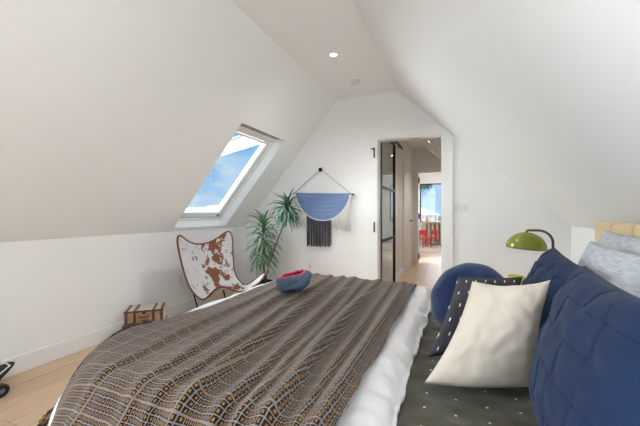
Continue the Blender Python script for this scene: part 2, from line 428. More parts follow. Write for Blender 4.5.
# ------------------------------------------------------------------ bed
QZ = .565
BX0, BX1, BY0, BY1 = -1.25, .74, .70, 2.34
M_white_linen = mat('white_cotton', (214,212,213), .85, bump=(30, .25, .01), sheen=.15)
bed = thing('bed', 'wide bed with cream channelled headboard under dark woven throw', 'bed', ((BX0+BX1)/2, (BY0+BY1)/2, 0))
b = MB(); b.box((BX0+.02,BY0+.02,.1),(BX1,BY1-.02,.3), bev=.015); b.build('bed_base', mat('cream_upholstery', (214,205,192), .9, bump=(400,.3)), bed)
for x in (BX0+.1, BX1-.1):
    for y in (BY0+.1, BY1-.1):
        b = MB(); b.lathe([(0,0),(.022,0),(.03,.1),(0,.1)], (x,y,0), 16); b.build('leg', oak, bed)
b = MB(); b.box((BX0,BY0,.3),(BX1,BY1,QZ-.02), bev=.05, seg=4); b.build('mattress', M_white_linen, bed, smooth=True)
HB0, HB1 = .775, .87
tan = mat('tan_upholstery', (218,192,152), .75, bump=(350,.25), sheen=.1)
b = MB(); b.box((HB0+.03,.56,.05),(HB1,2.42,1.06), bev=.012); hb = b.build('headboard', tan, bed)
n = 8; wd = 1.86/n
for k in range(n):
    b = MB(); ya = .56+k*wd
    b.box((HB0-.025,ya+.002,.35),(HB0+.045,ya+wd-.002,1.08), bev=.026, seg=4); b.build('channel', tan, hb, smooth=True)

# draped sheets
CORE = (-1.265, .68, 2.31); RCN = .30                      # foot x, near y, far y of the flat top
def drape(a, bq, x1, r, ztop, flare, x0=CORE[0]):
    qx = max(x0, min(x1, a)); qy = max(CORE[1], min(CORE[2], bq)); cxr, cyr = x0+RCN, CORE[1]+RCN
    if a < cxr and bq < cyr:                          # rounded near foot corner
        vx, vy = a-cxr, bq-cyr; L = math.hypot(vx, vy); k = min(1, RCN/L) if L > 0 else 1
        qx, qy = cxr+vx*k, cyr+vy*k
    dx, dy = a-qx, bq-qy; d = math.hypot(dx, dy)
    if d < 1e-9: return V((qx, qy, ztop)), V((0,0,1)), 0
    ux, uy = dx/d, dy/d
    flare = flare + .34*max(0, -uy)
    if d < r*PI/2*(1-flare*.5):
        h = r*math.sin(d/r); z = r*(1-math.cos(d/r)); nn = V((ux*math.sin(d/r), uy*math.sin(d/r), math.cos(d/r)))
    else:
        d0 = r*PI/2*(1-flare*.5); e = d-d0; h = r*math.sin(d0/r)+flare*e; z = r*(1-math.cos(d0/r))+e*math.sqrt(1-flare*flare); nn = V((ux, uy, flare)).normalized()
    return V((qx+ux*h, qy+uy*h, ztop-z)), nn, d

DXR = -.232
def duvet_pt(u, v):
    a = CORE[0]-.46 + u*((DXR+.105)-(CORE[0]-.46)); q = CORE[1]-.46 + v*(CORE[2]-CORE[1]+.92)
    edge = sm(-.34, -.2, a)
    p, nn, d = drape(a, q, DXR, .08, .603, .20, CORE[0]-.045)
    w = .012*nz(a*5, q*5, 3) + .006*nz(a*14, q*11, 5)
    w += edge*(.014*nz(a*6, q*9, 9) + .009*nz(a*16, q*22, 2) + .003)
    if d > .12: w += .02*min(1, (d-.12)*4)*math.sin((a+q)*17 + 3*nz(a*3,q*3))
    p = p + nn*w
    p.z = max(p.z, .14 if a < DXR else QZ+.002)
    return p
b = MB(); b.grid(150, 190, duvet_pt, lambda u, v: (u*2, v*2.5))
o = b.build('duvet', M_white_linen, base=(-.7,1.6,.605), smooth=True); mod(o, 'SOLIDIFY', thickness=.018, offset=-1)
tag(o, 'white puffy duvet covering the foot half of the bed under the throw', 'duvet')

# olive quilt over the head half
def quilt_mat():
    m = NT('olive_quilt'); uv = m.n('ShaderNodeUVMap').outputs[0]
    sp = m.n('ShaderNodeSeparateXYZ'); m.l(uv, sp.inputs[0])
    P = .075
    fx = m.math('SUBTRACT', m.math('FRACT', m.math('DIVIDE', sp.outputs[0], P)), .5)
    fy = m.math('SUBTRACT', m.math('FRACT', m.math('DIVIDE', sp.outputs[1], P)), .5)
    d = m.math('SQRT', m.math('ADD', m.math('MULTIPLY', fx, fx), m.math('MULTIPLY', fy, fy)))
    dot = m.math('LESS_THAN', d, .045)
    base = m.mix(m.noise(60, 4), lin((46,43,28)), lin((60,56,38)))
    m.l(m.mix(dot, base, lin((196,190,165))), m.b.inputs['Base Color'])
    m.b.inputs['Roughness'].default_value = .85; m.b.inputs['Sheen Weight'].default_value = .2
    h = m.math('ADD', m.math('MULTIPLY', m.math('MINIMUM', d, .5), 2.0), m.math('MULTIPLY', m.noise(250, 2), .35))
    m.bump(h, .7, .006)
    return m.m
def quilt_pt(u, v):
    a = -.22 + u*(.74+.22); q = CORE[1]-.4 + v*(CORE[2]-CORE[1]+.8)
    p, nn, d = drape(a, q, .74, .06, QZ-.012, .05)
    return p + nn*(.006*nz(a*9, q*9, 1) + .003*math.cos(a*2*PI/.15)*math.cos(q*2*PI/.15))
b = MB(); b.grid(60, 120, quilt_pt, lambda u, v: (u*.84, v*2.2))
o = b.build('quilt', quilt_mat(), base=(.3,1.6,QZ), smooth=True); mod(o, 'SOLIDIFY', thickness=.012, offset=-1)
tag(o, 'olive green quilt with pale stitched dots beneath the cushions', 'quilt')

# the woven throw
def throw_mat():
    m = NT('woven_throw'); uv = m.n('ShaderNodeUVMap').outputs[0]
    sp = m.n('ShaderNodeSeparateXYZ'); m.l(uv, sp.inputs[0]); x, y = sp.outputs[0], sp.outputs[1]
    P = .0168
    wob = m.math('MULTIPLY', m.math('SUBTRACT', m.noise(30, 2, uv), .5), .006)
    cx = m.math('DIVIDE', m.math('ADD', x, wob), .0138); cy = m.math('DIVIDE', m.math('ADD', y, wob), P)
    fx = m.math('ABSOLUTE', m.math('SUBTRACT', m.math('FRACT', cx), .5))
    fy = m.math('ABSOLUTE', m.math('SUBTRACT', m.math('FRACT', cy), .5))
    # a mustard block in each dark cell
    dot = m.math('MULTIPLY', m.math('LESS_THAN', fx, .14), m.math('LESS_THAN', fy, .2))
    lx = m.math('GREATER_THAN', fx, .42); ly = m.math('GREATER_THAN', fy, .42)
    # every third line is wider and paler
    c3 = m.math('GREATER_THAN', m.math('ABSOLUTE', m.math('SUBTRACT', m.math('FRACT', m.math('DIVIDE', cx, 12.0)), .5)), .482)
    c4 = m.math('GREATER_THAN', m.math('ABSOLUTE', m.math('SUBTRACT', m.math('FRACT', m.math('DIVIDE', cy, 4.0)), .5)), .458)
    fine = m.noise(420, 2, uv)
    dark = m.mix(fine, lin((16,12,11)), lin((42,31,25)))
    must = m.mix(fine, lin((128,82,30)), lin((186,134,62)))
    grey = m.mix(fine, lin((84,78,80)), lin((158,152,155)))
    pale = m.mix(fine, lin((100,92,86)), lin((152,142,132)))
    c = m.mix(dot, dark, must)
    c = m.mix(ly, c, grey); c = m.mix(lx, c, grey)
    both = m.math('MULTIPLY', lx, ly); c = m.mix(both, c, m.mix(fine, lin((120,100,76)), lin((186,168,140))))
    c = m.mix(m.math('MAXIMUM', c3, c4), c, pale)
    m.l(c, m.b.inputs['Base Color']); m.b.inputs['Roughness'].default_value = .9
    m.b.inputs['Sheen Weight'].default_value = .12; m.b.inputs['Specular IOR Level'].default_value = .2
    hh = m.math('ADD', m.math('MULTIPLY', m.math('MAXIMUM', dot, m.math('MAXIMUM', lx, ly)), .7), m.math('MULTIPLY', fine, .6))
    m.bump(hh, .8, .004)
    return m.m
TA1, TB0, TB1 = -.27, CORE[1]-.42, CORE[2]+.13
RIDGES = [  # (x at far end, x at near end, width, height)
    (-1.16, -1.02, .030, .020), (-1.05, -.86, .035, .034), (-.93, -.76, .026, .020), (-.82, -.66, .034, .036), (-.72, -.545, .03, .026),
    (-.63, -.50, .024, .016), (-.545, -.42, .032, .034), (-.44, -.345, .022, .016), (-.36, -.29, .028, .024)]
def folds(a, q):
    s = (2.4-q)/1.7; h = 0
    for i, (xf, xn, w, A) in enumerate(RIDGES):
        c = xf + (xn-xf)*s + .024*nz(q*1.4, i*7.3) + .003*nz(q*5, i*3.1)
        k = (a-c)/w; k = k*2.3 if k > 0 else k*.85
        h += 1.7*A*(.75 if i > 1 else .45)*1.15*(.55+.45*nz(q*1.3, i*5.7, 2)+.15)*math.exp(-k*k)*(.36+.64*sm(-.05,.45,s))
    return h + .012*nz(a*8, q*1.5, 4) + .005*nz(a*19, q*2.6, 8) + .002*nz(a*16, q*16, 3)
def left_edge(q):
    return CORE[0] + .035 - .085*sm(1.15, .8, q) - .018*nz(q*4, 3.3)
def throw_flat(u, v):
    q = TB0 + v*(TB1-TB0); le = left_edge(q)
    re = TA1 + .03*nz(q*2.2, 1.1) + .02*sm(1.0, .7, q)
    return le + u*(re-le), q
def throw_at(a, q, lift=0):
    p, nn, d = drape(a, q, TA1+.05, .10, .63, .24)
    w = folds(a, q)*(1 - .5*min(1, d*4)) + .014*min(1, d*5)*(.7+.6*nz(a*9, q*9, 5)) + lift
    w += .02*sm(.14, .3, d)*math.sin(a*14+q*6)
    return p + nn*w
def throw_pt(u, v): return throw_at(*throw_flat(u, v))
b = MB(); b.grid(240, 300, throw_pt, throw_flat)
base = (-.75, 1.5, .62)
tw = b.build('throw_blanket', throw_mat(), base=base, smooth=True, fix=True); mod(tw, 'SOLIDIFY', thickness=.006, offset=0)
tag(tw, 'dark brown and mustard woven throw with grey grid, fringed, spread over the duvet', 'blanket')
fr = MB(); random.seed(3)
for k in range(150):
    v = k/150*.34 + random.uniform(-.002,.002)
    v = max(0.001, v); a, q = throw_flat(0, v)
    ln = random.uniform(.045,.075)
    jit = random.uniform(-.4,.4)
    pts = []
    for i in range(4):
        s = i/3
        p = throw_at(a - ln*s*.92 + .01*(1-s), q + ln*s*jit - ln*s*.2, .004+.01*s*random.random())
        pts.append(p)
    fr.tube(pts, [.0042,.0046,.004,.0022], 5)
m = NT('fringe_yarn'); r = m.ramp(m.noise(38, 1), [(.40, lin((24,19,17))), (.54, lin((58,44,34))), (.60, lin((150,106,48))), (.68, lin((96,88,84)))])
m.l(r, m.b.inputs['Base Color']); m.b.inputs['Roughness'].default_value = .95
fr.build('fringe', m.m, tw, smooth=True)

# ------------------------------------------------------------------ cushions
def pillow_mesh(C, T, n=70, pinch=.07, disp=None, pw=.42, crown=0, wr=.008, seed=0, sag=0, tf=1, pb=None):
    BL, TL, TR, BR = [V(c) for c in C]
    nn = ((TR-BL).cross(TL-BR)).normalized()
    if nn.y > 0 and abs(nn.y) > abs(nn.x): nn = -nn
    elif nn.x > 0 and abs(nn.x) >= abs(nn.y): nn = -nn
    cen = (BL+TL+TR+BR)/4
    def pt(side):
        def f(i, j):
            u, v = 2*i-1, 2*j-1
            pu = u*(1 - pinch*(1-v*v)*abs(u)**2*1.0); pv = v*(1 - (pinch if v > 0 or pb is None else pb)*(1-u*u)*abs(v)**2*1.0)
            s, t = (pu+1)/2, (pv+1)/2
            p = BL*(1-s)*(1-t) + BR*s*(1-t) + TL*(1-s)*t + TR*s*t
            prof = (max(0,1-u*u)*max(0,1-v*v))**pw
            h = T*prof*(tf if side < 0 else 1)
            e = min(1, prof*2.2)
            h += e*(wr*nz(u*2.3+seed, v*2.3, side) + wr*.5*nz(u*5+seed, v*5, side*3)
                    + wr*.9*abs(nz(u*1.6+v*3.2+seed, (v-u)*.8, 7*side)) )
            if disp and side > 0: h += disp(i, j)*min(1, prof*3)
            p = p + nn*(h*side) + V((0,0,-sag*(1-abs(u))*max(0,v)))
            return p
        return f
    m = MB()
    m.grid(n, n, pt(1), lambda a, c: (a, c)); m.grid(n, n, pt(-1), lambda a, c: (a, c))
    return m, cen
def pillow(name, label, C, T, material, group, **k):
    pz = min(c[2] for c in C)
    m, cen = pillow_mesh(C, T, **k)
    o = m.build(name, material, base=(cen.x, cen.y, pz), smooth=True, weld=.0006)
    return tag(o, label, 'cushion' if 'cushion' in name else 'pillow', group)

def fabric(name, c1, c2, scale=40, bumpsc=500, bs=.3, sheen=.2, rough=.85):
    m = NT(name); f = m.noise(scale, 4)
    m.l(m.mix(f, lin(c1), lin(c2)), m.b.inputs['Base Color']); m.b.inputs['Roughness'].default_value = rough
    m.b.inputs['Sheen Weight'].default_value = sheen; m.b.inputs['Specular IOR Level'].default_value = .25
    m.bump(m.noise(bumpsc, 2), bs, .003); return m.m
M_blue = fabric('navy_cotton', (14,30,60), (22,43,76), 25, 600, .3, .06)
M_cream = fabric('cream_cotton', (192,180,166), (204,193,180), 20, 500, .2, .1)
M_velvet = fabric('navy_velvet', (15,30,64), (30,52,96), 90, 300, .5, .25)
def grey_mat():
    m = NT('grey_striated'); tc = m.n('ShaderNodeUVMap').outputs[0]
    mp = m.n('ShaderNodeMapping'); m.l(tc, mp.inputs[0]); mp.inputs['Scale'].default_value = (5, 60, 1)
    f = m.noise(2.2, 5, mp.outputs[0], .65, .4)
    m.l(m.ramp(f, [(.3, lin((138,142,150))), (.5, lin((176,178,184))), (.7, lin((208,208,210)))]), m.b.inputs['Base Color'])
    m.b.inputs['Roughness'].default_value = .9; m.bump(f, .25, .004); return m.m
M_grey = grey_mat()
def dotted_mat():
    m = NT('charcoal_stitched'); uv = m.n('ShaderNodeUVMap').outputs[0]
    sp = m.n('ShaderNodeSeparateXYZ'); m.l(uv, sp.inputs[0])
    y = m.math('MULTIPLY', sp.outputs[1], 6.0); row = m.math('FLOOR', y)
    x = m.math('ADD', m.math('MULTIPLY', sp.outputs[0], 7.0), m.math('MULTIPLY', m.math('MODULO', row, 2.0), .5))
    fx = m.math('ABSOLUTE', m.math('SUBTRACT', m.math('FRACT', x), .5)); fy = m.math('ABSOLUTE', m.math('SUBTRACT', m.math('FRACT', y), .5))
    dot = m.math('MULTIPLY', m.math('LESS_THAN', fx, .055), m.math('LESS_THAN', fy, .11))
    base = m.mix(m.noise(40, 3), lin((44,44,52)), lin((58,58,66)))
    m.l(m.mix(dot, base, lin((232,230,228))), m.b.inputs['Base Color']); m.b.inputs['Roughness'].default_value = .9
    m.bump(m.math('ADD', m.noise(500, 2), dot), .4, .003); return m.m
M_dots = dotted_mat()
def weave(i, j, N=5):
    a, c = i*N, j*N; fa, fc = a % 1, c % 1
    g = fa if (int(a)+int(c)) % 2 else fc             # the ribbon on top dives under at both ends
    return .0085*max(0, math.sin(PI*g))**.22
GP = 'pillows and cushions on the bed'
pillow('bed_pillow', 'grey striated pillow against the headboard, its corner peaking highest', [(.60,2.22,.60),(.685,2.06,1.045),(.70,1.42,1.04),(.62,1.42,.60)], .06, M_grey, GP, seed=2)
pillow('bed_pillow', 'grey striated pillow in front of the peaked grey one, behind the blue cushions', [(.47,1.90,.60),(.55,1.80,1.005),(.565,1.18,1.0),(.48,1.18,.60)], .06, M_grey, GP, seed=5, sag=0)
pillow('throw_cushion', 'blue woven cushion farther from view with peaked corner below the green lamp', [(.28,1.93,.585),(.425,1.85,.965),(.425,1.36,.93),(.30,1.40,.585)], .075, M_blue, GP, n=110, disp=weave, seed=9)
pillow('throw_cushion', 'large blue basket-weave cushion nearest the camera', [(.215,1.09,.585),(.365,1.245,.965),(.365,.74,.955),(.20,.58,.585)], .085, M_blue, GP, n=170, disp=weave, seed=12)
pillow('throw_cushion', 'plain cream cushion in front of the charcoal dotted one', [(-.10,1.065,.585),(.05,1.335,.872),(.275,1.235,.915),(.235,1.20,.58)], .085, M_cream, GP, seed=15, pinch=.15, pb=-.05, pw=.32, wr=.008)
pillow('throw_cushion', 'charcoal cushion with white stitched dots behind the cream cushion', [(-.105,1.26,.585),(.0,1.50,.855),(.24,1.50,.875),(.18,1.40,.585)], .06, M_dots, GP, seed=21)
# round velvet cushion
c0 = V((.045, 1.60, .735)); ax = V((-.40, -.70, .50)).normalized()
R = ax.to_track_quat('Z', 'Y').to_matrix()
b = MB()
prof = []
for k in range(25):
    th = -PI/2 + PI*k/24
    prof.append((.112 + .066*math.cos(th) if 0 < k < 24 else .112, .062*math.sin(th)))
prof = [(0,-.045),(.06,-.052)] + prof + [(.06,.052),(0,.045)]
b.lathe(prof, c0, 56, M=R)
for v in b.bm.verts: v.co += .006*V((nz(v.co.x*14,v.co.y*14,v.co.z*14), nz(v.co.y*14,v.co.z*14,5), nz(v.co.z*14,v.co.x*14,9)))
o = b.build('throw_cushion', M_velvet, base=(c0.x, c0.y, .575), smooth=True)
tag(o, 'round navy velvet cushion behind the charcoal dotted cushion', 'cushion', GP)

# ------------------------------------------------------------------ cap on the throw
t = thing('denim_cap', 'crumpled blue denim cap with red lining lying on the throw', 'cap', (-.90, 1.735, .64))
M_denim = fabric('denim', (62,78,98), (96,114,136), 30, 400, .5, 0)
M_lining = mat('red_lining', (172,30,62), .85, vary=((206,84,116), 25))
cap_c = V((-.945, 1.75, .712))
cax = V((-.917*.26+.47*.05, -.4*.26-.88*.05, .95)).normalized()
Rc = cax.to_track_quat('Z', 'Y').to_matrix() @ Matrix.Rotation(math.radians(20), 3, 'Z')
def cap_pt(scale, inner):
    def f(i, j):
        th = 2*PI*i; ph = -PI/2 + (PI/2+.80)*j
        r = math.cos(ph)**.8 if math.cos(ph) > 0 else 0
        q = V((.130*r*math.cos(th)*(1+.06*math.cos(2*th)), .105*r*math.sin(th), .046*math.sin(ph)*(1+.25*math.cos(th+.6)) ))
        q *= scale
        w = .026*nz(math.cos(th)*1.8+3, math.sin(th)*1.8, ph*1.4) + .012*nz(math.cos(th)*4, math.sin(th)*4, ph*3)
        q += q.normalized()*w if q.length > 1e-5 else V((0,0,0))
        p = cap_c + Rc @ q; p.z = max(p.z, .662 + (.004 if inner else 0)); return p
    return f
b = MB(); b.grid(48, 20, cap_pt(1, False), closeu=True); o = b.build('crown', M_denim, t, smooth=True, weld=.0005); mod(o, 'SOLIDIFY', thickness=.004, offset=1)
b = MB(); b.grid(48, 20, cap_pt(.93, True), closeu=True); o = b.build('lining', M_lining, t, smooth=True, weld=.0005)
b = MB(); f1 = cap_pt(1.0, False); b.tube([f1((i % 48)/48, 1) for i in range(49)], .007, 8); b.build('sweatband', M_lining, t, smooth=True)

# ------------------------------------------------------------------ butterfly chair
def hide_mat():
    m = NT('cowhide'); tc = m.n('ShaderNodeTexCoord').outputs['Object']
    f = m.noise(9.5, 6, tc, .66, .3); sp = m.n('ShaderNodeSeparateXYZ'); m.l(tc, sp.inputs[0])
    mr = m.n('ShaderNodeMapRange'); m.l(m.math('ABSOLUTE', m.math('SUBTRACT', sp.outputs[1], .22)), mr.inputs[0]); mr.inputs[1].default_value = 0; mr.inputs[2].default_value = .34; mr.inputs[3].default_value = .68; mr.inputs[4].default_value = .42; big = mr.outputs[0]
    s = m.math('ADD', m.math('MULTIPLY', f, .7), m.math('MULTIPLY', big, .45))
    k = m.ramp(s, [(.612, (0,0,0,1)), (.632, (1,1,1,1))])
    w = m.mix(m.noise(24, 4), lin((222,220,218)), lin((196,196,200)))
    br = m.mix(m.noise(30, 3), lin((142,82,44)), lin((104,58,32)))
    m.l(m.mix(k, w, br), m.b.inputs['Base Color']); m.b.inputs['Roughness'].default_value = .6
    m.b.inputs['Sheen Weight'].default_value = .3; m.bump(m.noise(180, 3), .35, .004); return m.m
t = thing('butterfly_chair', 'butterfly chair with brown and white cowhide sling beside the bed', 'chair', (-2.25, 2.6, 0))
CP = [(-2.58,.79),(-2.55,.60),(-2.48,.42),(-2.36,.27),(-2.20,.225),(-2.05,.28),(-1.97,.34)]
EP = [(-2.51,.985),(-2.495,.80),(-2.46,.58),(-2.395,.39),(-2.25,.30),(-2.09,.40),(-1.98,.50)]
EW = [.42, .405, .375, .345, .34, .37, .40]
def spl(L, u):
    n = len(L)-1; x = u*n; i = min(int(x), n-1); f = x-i
    def g(k): return V(L[max(0,min(n,k))]) if isinstance(L[0], tuple) else L[max(0,min(n,k))]
    a, b_, c, d = g(i-1), g(i), g(i+1), g(i+2)
    return .5*((2*b_) + (c-a)*f + (2*a-5*b_+4*c-d)*f*f + (3*b_-a-3*c+d)*f**3)
def sling(u, w):
    U = 2*u-1; ro = .34                                # rounded corners
    a, c_ = (abs(U)-(1-ro))/ro, (abs(w)-(1-ro))/ro
    if a > 0 and c_ > 0:
        U = math.copysign((1-ro) + ro*a*math.sqrt(1-c_*c_/2), U); w = math.copysign((1-ro) + ro*c_*math.sqrt(1-a*a/2), w)
    u = (U+1)/2
    c, e, hw = spl(CP, u), spl(EP, u), spl(EW, u)
    q = c.lerp(e, abs(w)**2.1)
    return V((q.x, 2.68 + hw*w, q.y))
b = MB(); b.grid(60, 60, lambda i, j: sling(i, 2*j-1), lambda i, j: (i, j)); o = b.build('sling_seat', hide_mat(), t, smooth=True); mod(o, 'SOLIDIFY', thickness=.006, offset=0)
M_pipe = mat('brown_leather', (112,66,42), .5)
edge = [sling(i/40, -1) for i in range(40)] + [sling(1, -1+2*i/40) for i in range(40)] + [sling(1-i/40, 1) for i in range(40)] + [sling(0, 1-2*i/40) for i in range(41)]
b = MB(); b.tube(edge, .0095, 8); b.build('edge_binding', M_pipe, t, smooth=True)
# pale suede pocket backs under the front corners
M_suede = mat('grey_suede', (176,166,158), .9)
for s in (-1, 1):
    b = MB(); b.grid(14, 14, lambda i, j: sling(.74+.255*i, s*(.52+.47*j)) + V((.004, 0, -.008)), None); o = b.build('corner_pocket', M_suede, t, smooth=True); mod(o, 'SOLIDIFY', thickness=.003, offset=0)
for u, w_, fx, fy in ((.08,-.85,-2.46,2.54), (.08,.85,-2.46,2.84), (.96,-.92,-1.90,2.36), (.96,.92,-1.90,3.0)):
    tp = sling(u, w_) + V((-.012 if u < .5 else .012, 0, -.02))
    b = MB(); b.tube([tp, V((fx, fy, .008))], .007, 8); b.build('leg', M_black, t, smooth=True)
for y_ in (2.36, 3.0):
    b = MB(); b.tube([(-2.46,2.54 if y_ < 2.6 else 2.84,.008),(-1.90,5.36-y_,.008)], .007); b.build('base_rail', M_black, t)

# ------------------------------------------------------------------ dracaena
px, py = -2.27, 3.42
t = thing('potted_dracaena', 'tall potted dracaena with two spiky green heads in the corner by the chair', 'plant', (px, py, 0))
b = MB(); b.lathe([(0,0),(.10,0),(.13,.24),(.13,.26),(.118,.26),(.115,.225),(0,.225)], (px,py,0), 32); b.build('pot', mat('dark_brown_pot', (52,40,36), .5), t)
M_stem = mat('stem_bark', (132,116,88), .8, bump=(80,.4)); M_leaf = mat('dracaena_green', (84,122,84), .5, vary=((124,158,118), 12))
M_leaf2 = mat('dracaena_dark_green', (58,98,80), .5, vary=((100,138,116), 14))
b = MB(); b.tube([(px+.02,py,.22),(px+.0,py-.005,.5),(px+.01,py,.78),(px,py,.95)], [.016,.014,.013,.012]); b.build('stem', M_stem, t, smooth=True)
H2 = V((-1.895, 3.36, 1.19))
b = MB(); b.tube([(px+.03,py-.02,.22),(px+.08,py-.02,.45),(px+.19,py-.03,.72),(px+.30,py-.05,.95),H2], [.012,.011,.011,.010,.009]); b.build('stem', M_stem, t, smooth=True)
def leaf(mb, base, d, ln, w, droop):
    d = d.normalized(); side = d.cross(V((0,0,1)))
    if side.length < .05: side = V((1,0,0))
    side.normalize(); n = 7; p = base.copy(); dirv = d.copy(); rows = []
    for i in range(n+1):
        s = i/n; ww = w*(math.sin(PI*min(1,.18+s*.82))**.7)*(1 if i < n else 0)+.0006
        up = side.cross(dirv).normalized()
        rows.append([mb.bm.verts.new(p - side*ww + up*ww*.5), mb.bm.verts.new(p), mb.bm.verts.new(p + side*ww + up*ww*.5)])
        dirv = (dirv + V((0,0,-droop/n))).normalized(); p = p + dirv*(ln/n)
    for A, B in zip(rows, rows[1:]):
        mb.bm.faces.new((A[0],A[1],B[1],B[0])); mb.bm.faces.new((A[1],A[2],B[2],B[1]))
random.seed(11)
b = MB()
for k in range(130):
    s = k/129; z = .50 + .52*s; a = k*2.4
    el = -.15 + 1.25*s**1.6 + random.uniform(-.15,.15)
    leaf(b, V((px+.01*math.cos(a), py+.01*math.sin(a), z)), V((math.cos(a)*math.cos(el), math.sin(a)*math.cos(el), math.sin(el)+.25)), random.uniform(.22,.30), .0125, random.uniform(1.2,2.2))
for v in b.bm.verts:
    v.co.y = min(v.co.y, Y1-.02)
    v.co.x = max(v.co.x, -2.62)
b.build('foliage', M_leaf, t, smooth=True, fix=False)
b = MB()
for k in range(85):
    s = k/84; a = k*2.4; el = -.7 + 2.0*s + random.uniform(-.2,.2)
    leaf(b, H2 + V((0,0,-.06+.08*s)), V((math.cos(a)*math.cos(el), math.sin(a)*math.cos(el), math.sin(el)+.1)), random.uniform(.21,.29), .013, random.uniform(.9,1.9))
for v in b.bm.verts: v.co.y = min(v.co.y, Y1-.045)
b.build('foliage', M_leaf2, t, smooth=True, fix=False)

# ------------------------------------------------------------------ wall hanging
t = thing('wall_hanging', 'blue woven half-round wall hanging with white and charcoal fringe left of doorway', 'wall hanging', (-1.62, Y1-.03, 1.37))
yh = Y1-.028
rodL, rodR = V((-2.04, yh, 1.392)), V((-1.185, yh, 1.362))
b = MB(); b.tube([rodL, rodR], .010, 10); b.build('dowel', mat('dark_wood', (70,58,52), .6), t, smooth=True)
pk = V((-1.637, Y1-.03, 1.693))
b = MB(); b.tube([pk+V((0,.03,0)), pk+V((0,.01,0)), pk+V((0,-.005,0)), pk+V((0,-.018,0))], [.012,.012,.026,.024], 20); b.build('peg', M_black, t, smooth=False)
b = MB(); b.tube([rodL+V((.02,0,.008)), pk+V((-.002,0,.01)), rodR+V((-.04,0,.008))], .0035, 6); b.build('cord', mat('grey_cord', (120,114,112), .8), t)
hx0, hx1 = -2.005, -1.225; hc = (hx0+hx1)/2
def top_z(x): return 1.392 + (x+2.04)*(1.362-1.392)/.855
def arc_z(x):
    k = min(1, abs((x-hc)/((hx1-hx0)/2))); return top_z(x) - .345*(1-k**2.3)**.72
def weave_mat():
    m = NT('blue_macrame'); tc = m.n('ShaderNodeTexCoord').outputs['Object']; sp = m.n('ShaderNodeSeparateXYZ'); m.l(tc, sp.inputs[0])
    w = m.math('SINE', m.math('MULTIPLY', sp.outputs[2], 420.0)); v = m.math('SINE', m.math('MULTIPLY', sp.outputs[0], 300.0))
    h = m.math('MULTIPLY', w, v)
    c = m.mix(m.noise(16, 3), lin((112,138,186)), lin((136,158,198)))
    m.l(c, m.b.inputs['Base Color']); m.b.inputs['Roughness'].default_value = .9; m.bump(h, .6, .004); return m.m
b = MB()
b.grid(80, 24, lambda i, j: V((hx0+(hx1-hx0)*i, yh-.006-.004*math.sin(j*40), top_z(hx0+(hx1-hx0)*i)+.008 + (arc_z(hx0+(hx1-hx0)*i)-top_z(hx0+(hx1-hx0)*i)-.008)*j)))
o = b.build('woven_panel', weave_mat(), t, smooth=True); mod(o, 'SOLIDIFY', thickness=.014, offset=0)
b = MB(); pts = [V((hx0+(hx1-hx0)*i/60, yh-.012, arc_z(hx0+(hx1-hx0)*i/60))) for i in range(61)]; b.tube(pts, .011, 6); b.build('white_border', mat('white_yarn', (240,237,232), .95, bump=(200,.6)), t, smooth=True)
M_yarn = mat('white_yarn_fringe', (240,237,232), .95, bump=(200,.6)); M_cyarn = mat('charcoal_yarn', (74,72,82), .95, bump=(200,.6))
random.seed(5)
for side in (-1, 1):
    b = MB()
    for k in range(44):
        x = hx0 + (hx1-hx0)*(k+.5)/44
        if (side < 0 and x > -1.835) or (side > 0 and x < -1.48): continue
        z0 = arc_z(x); z1 = .905 + random.uniform(-.02,.03) + .03*sm(-1.3,-1.5,x); dx = random.uniform(-.012,.012)
        b.tube([(x,yh-.014,z0),(x+dx*.4,yh-.016,(z0+z1)/2),(x+dx,yh-.014,z1)], [.0050,.0056,.0042], 5)
    b.build('white_fringe', M_yarn, t, smooth=True)
b = MB()
for k in range(40):
    x = -1.833 + .35*(k+.5)/40; z0 = arc_z(x)+.004; z1 = .70 + random.uniform(-.012,.012); dx = random.uniform(-.006,.006)
    b.tube([(x,yh-.018,z0),(x+dx,yh-.012,(z0+z1)/2),(x+dx,yh-.01,z1)], [.0052,.0056,.0045], 5)
b.build('charcoal_fringe', M_cyarn, t, smooth=True)

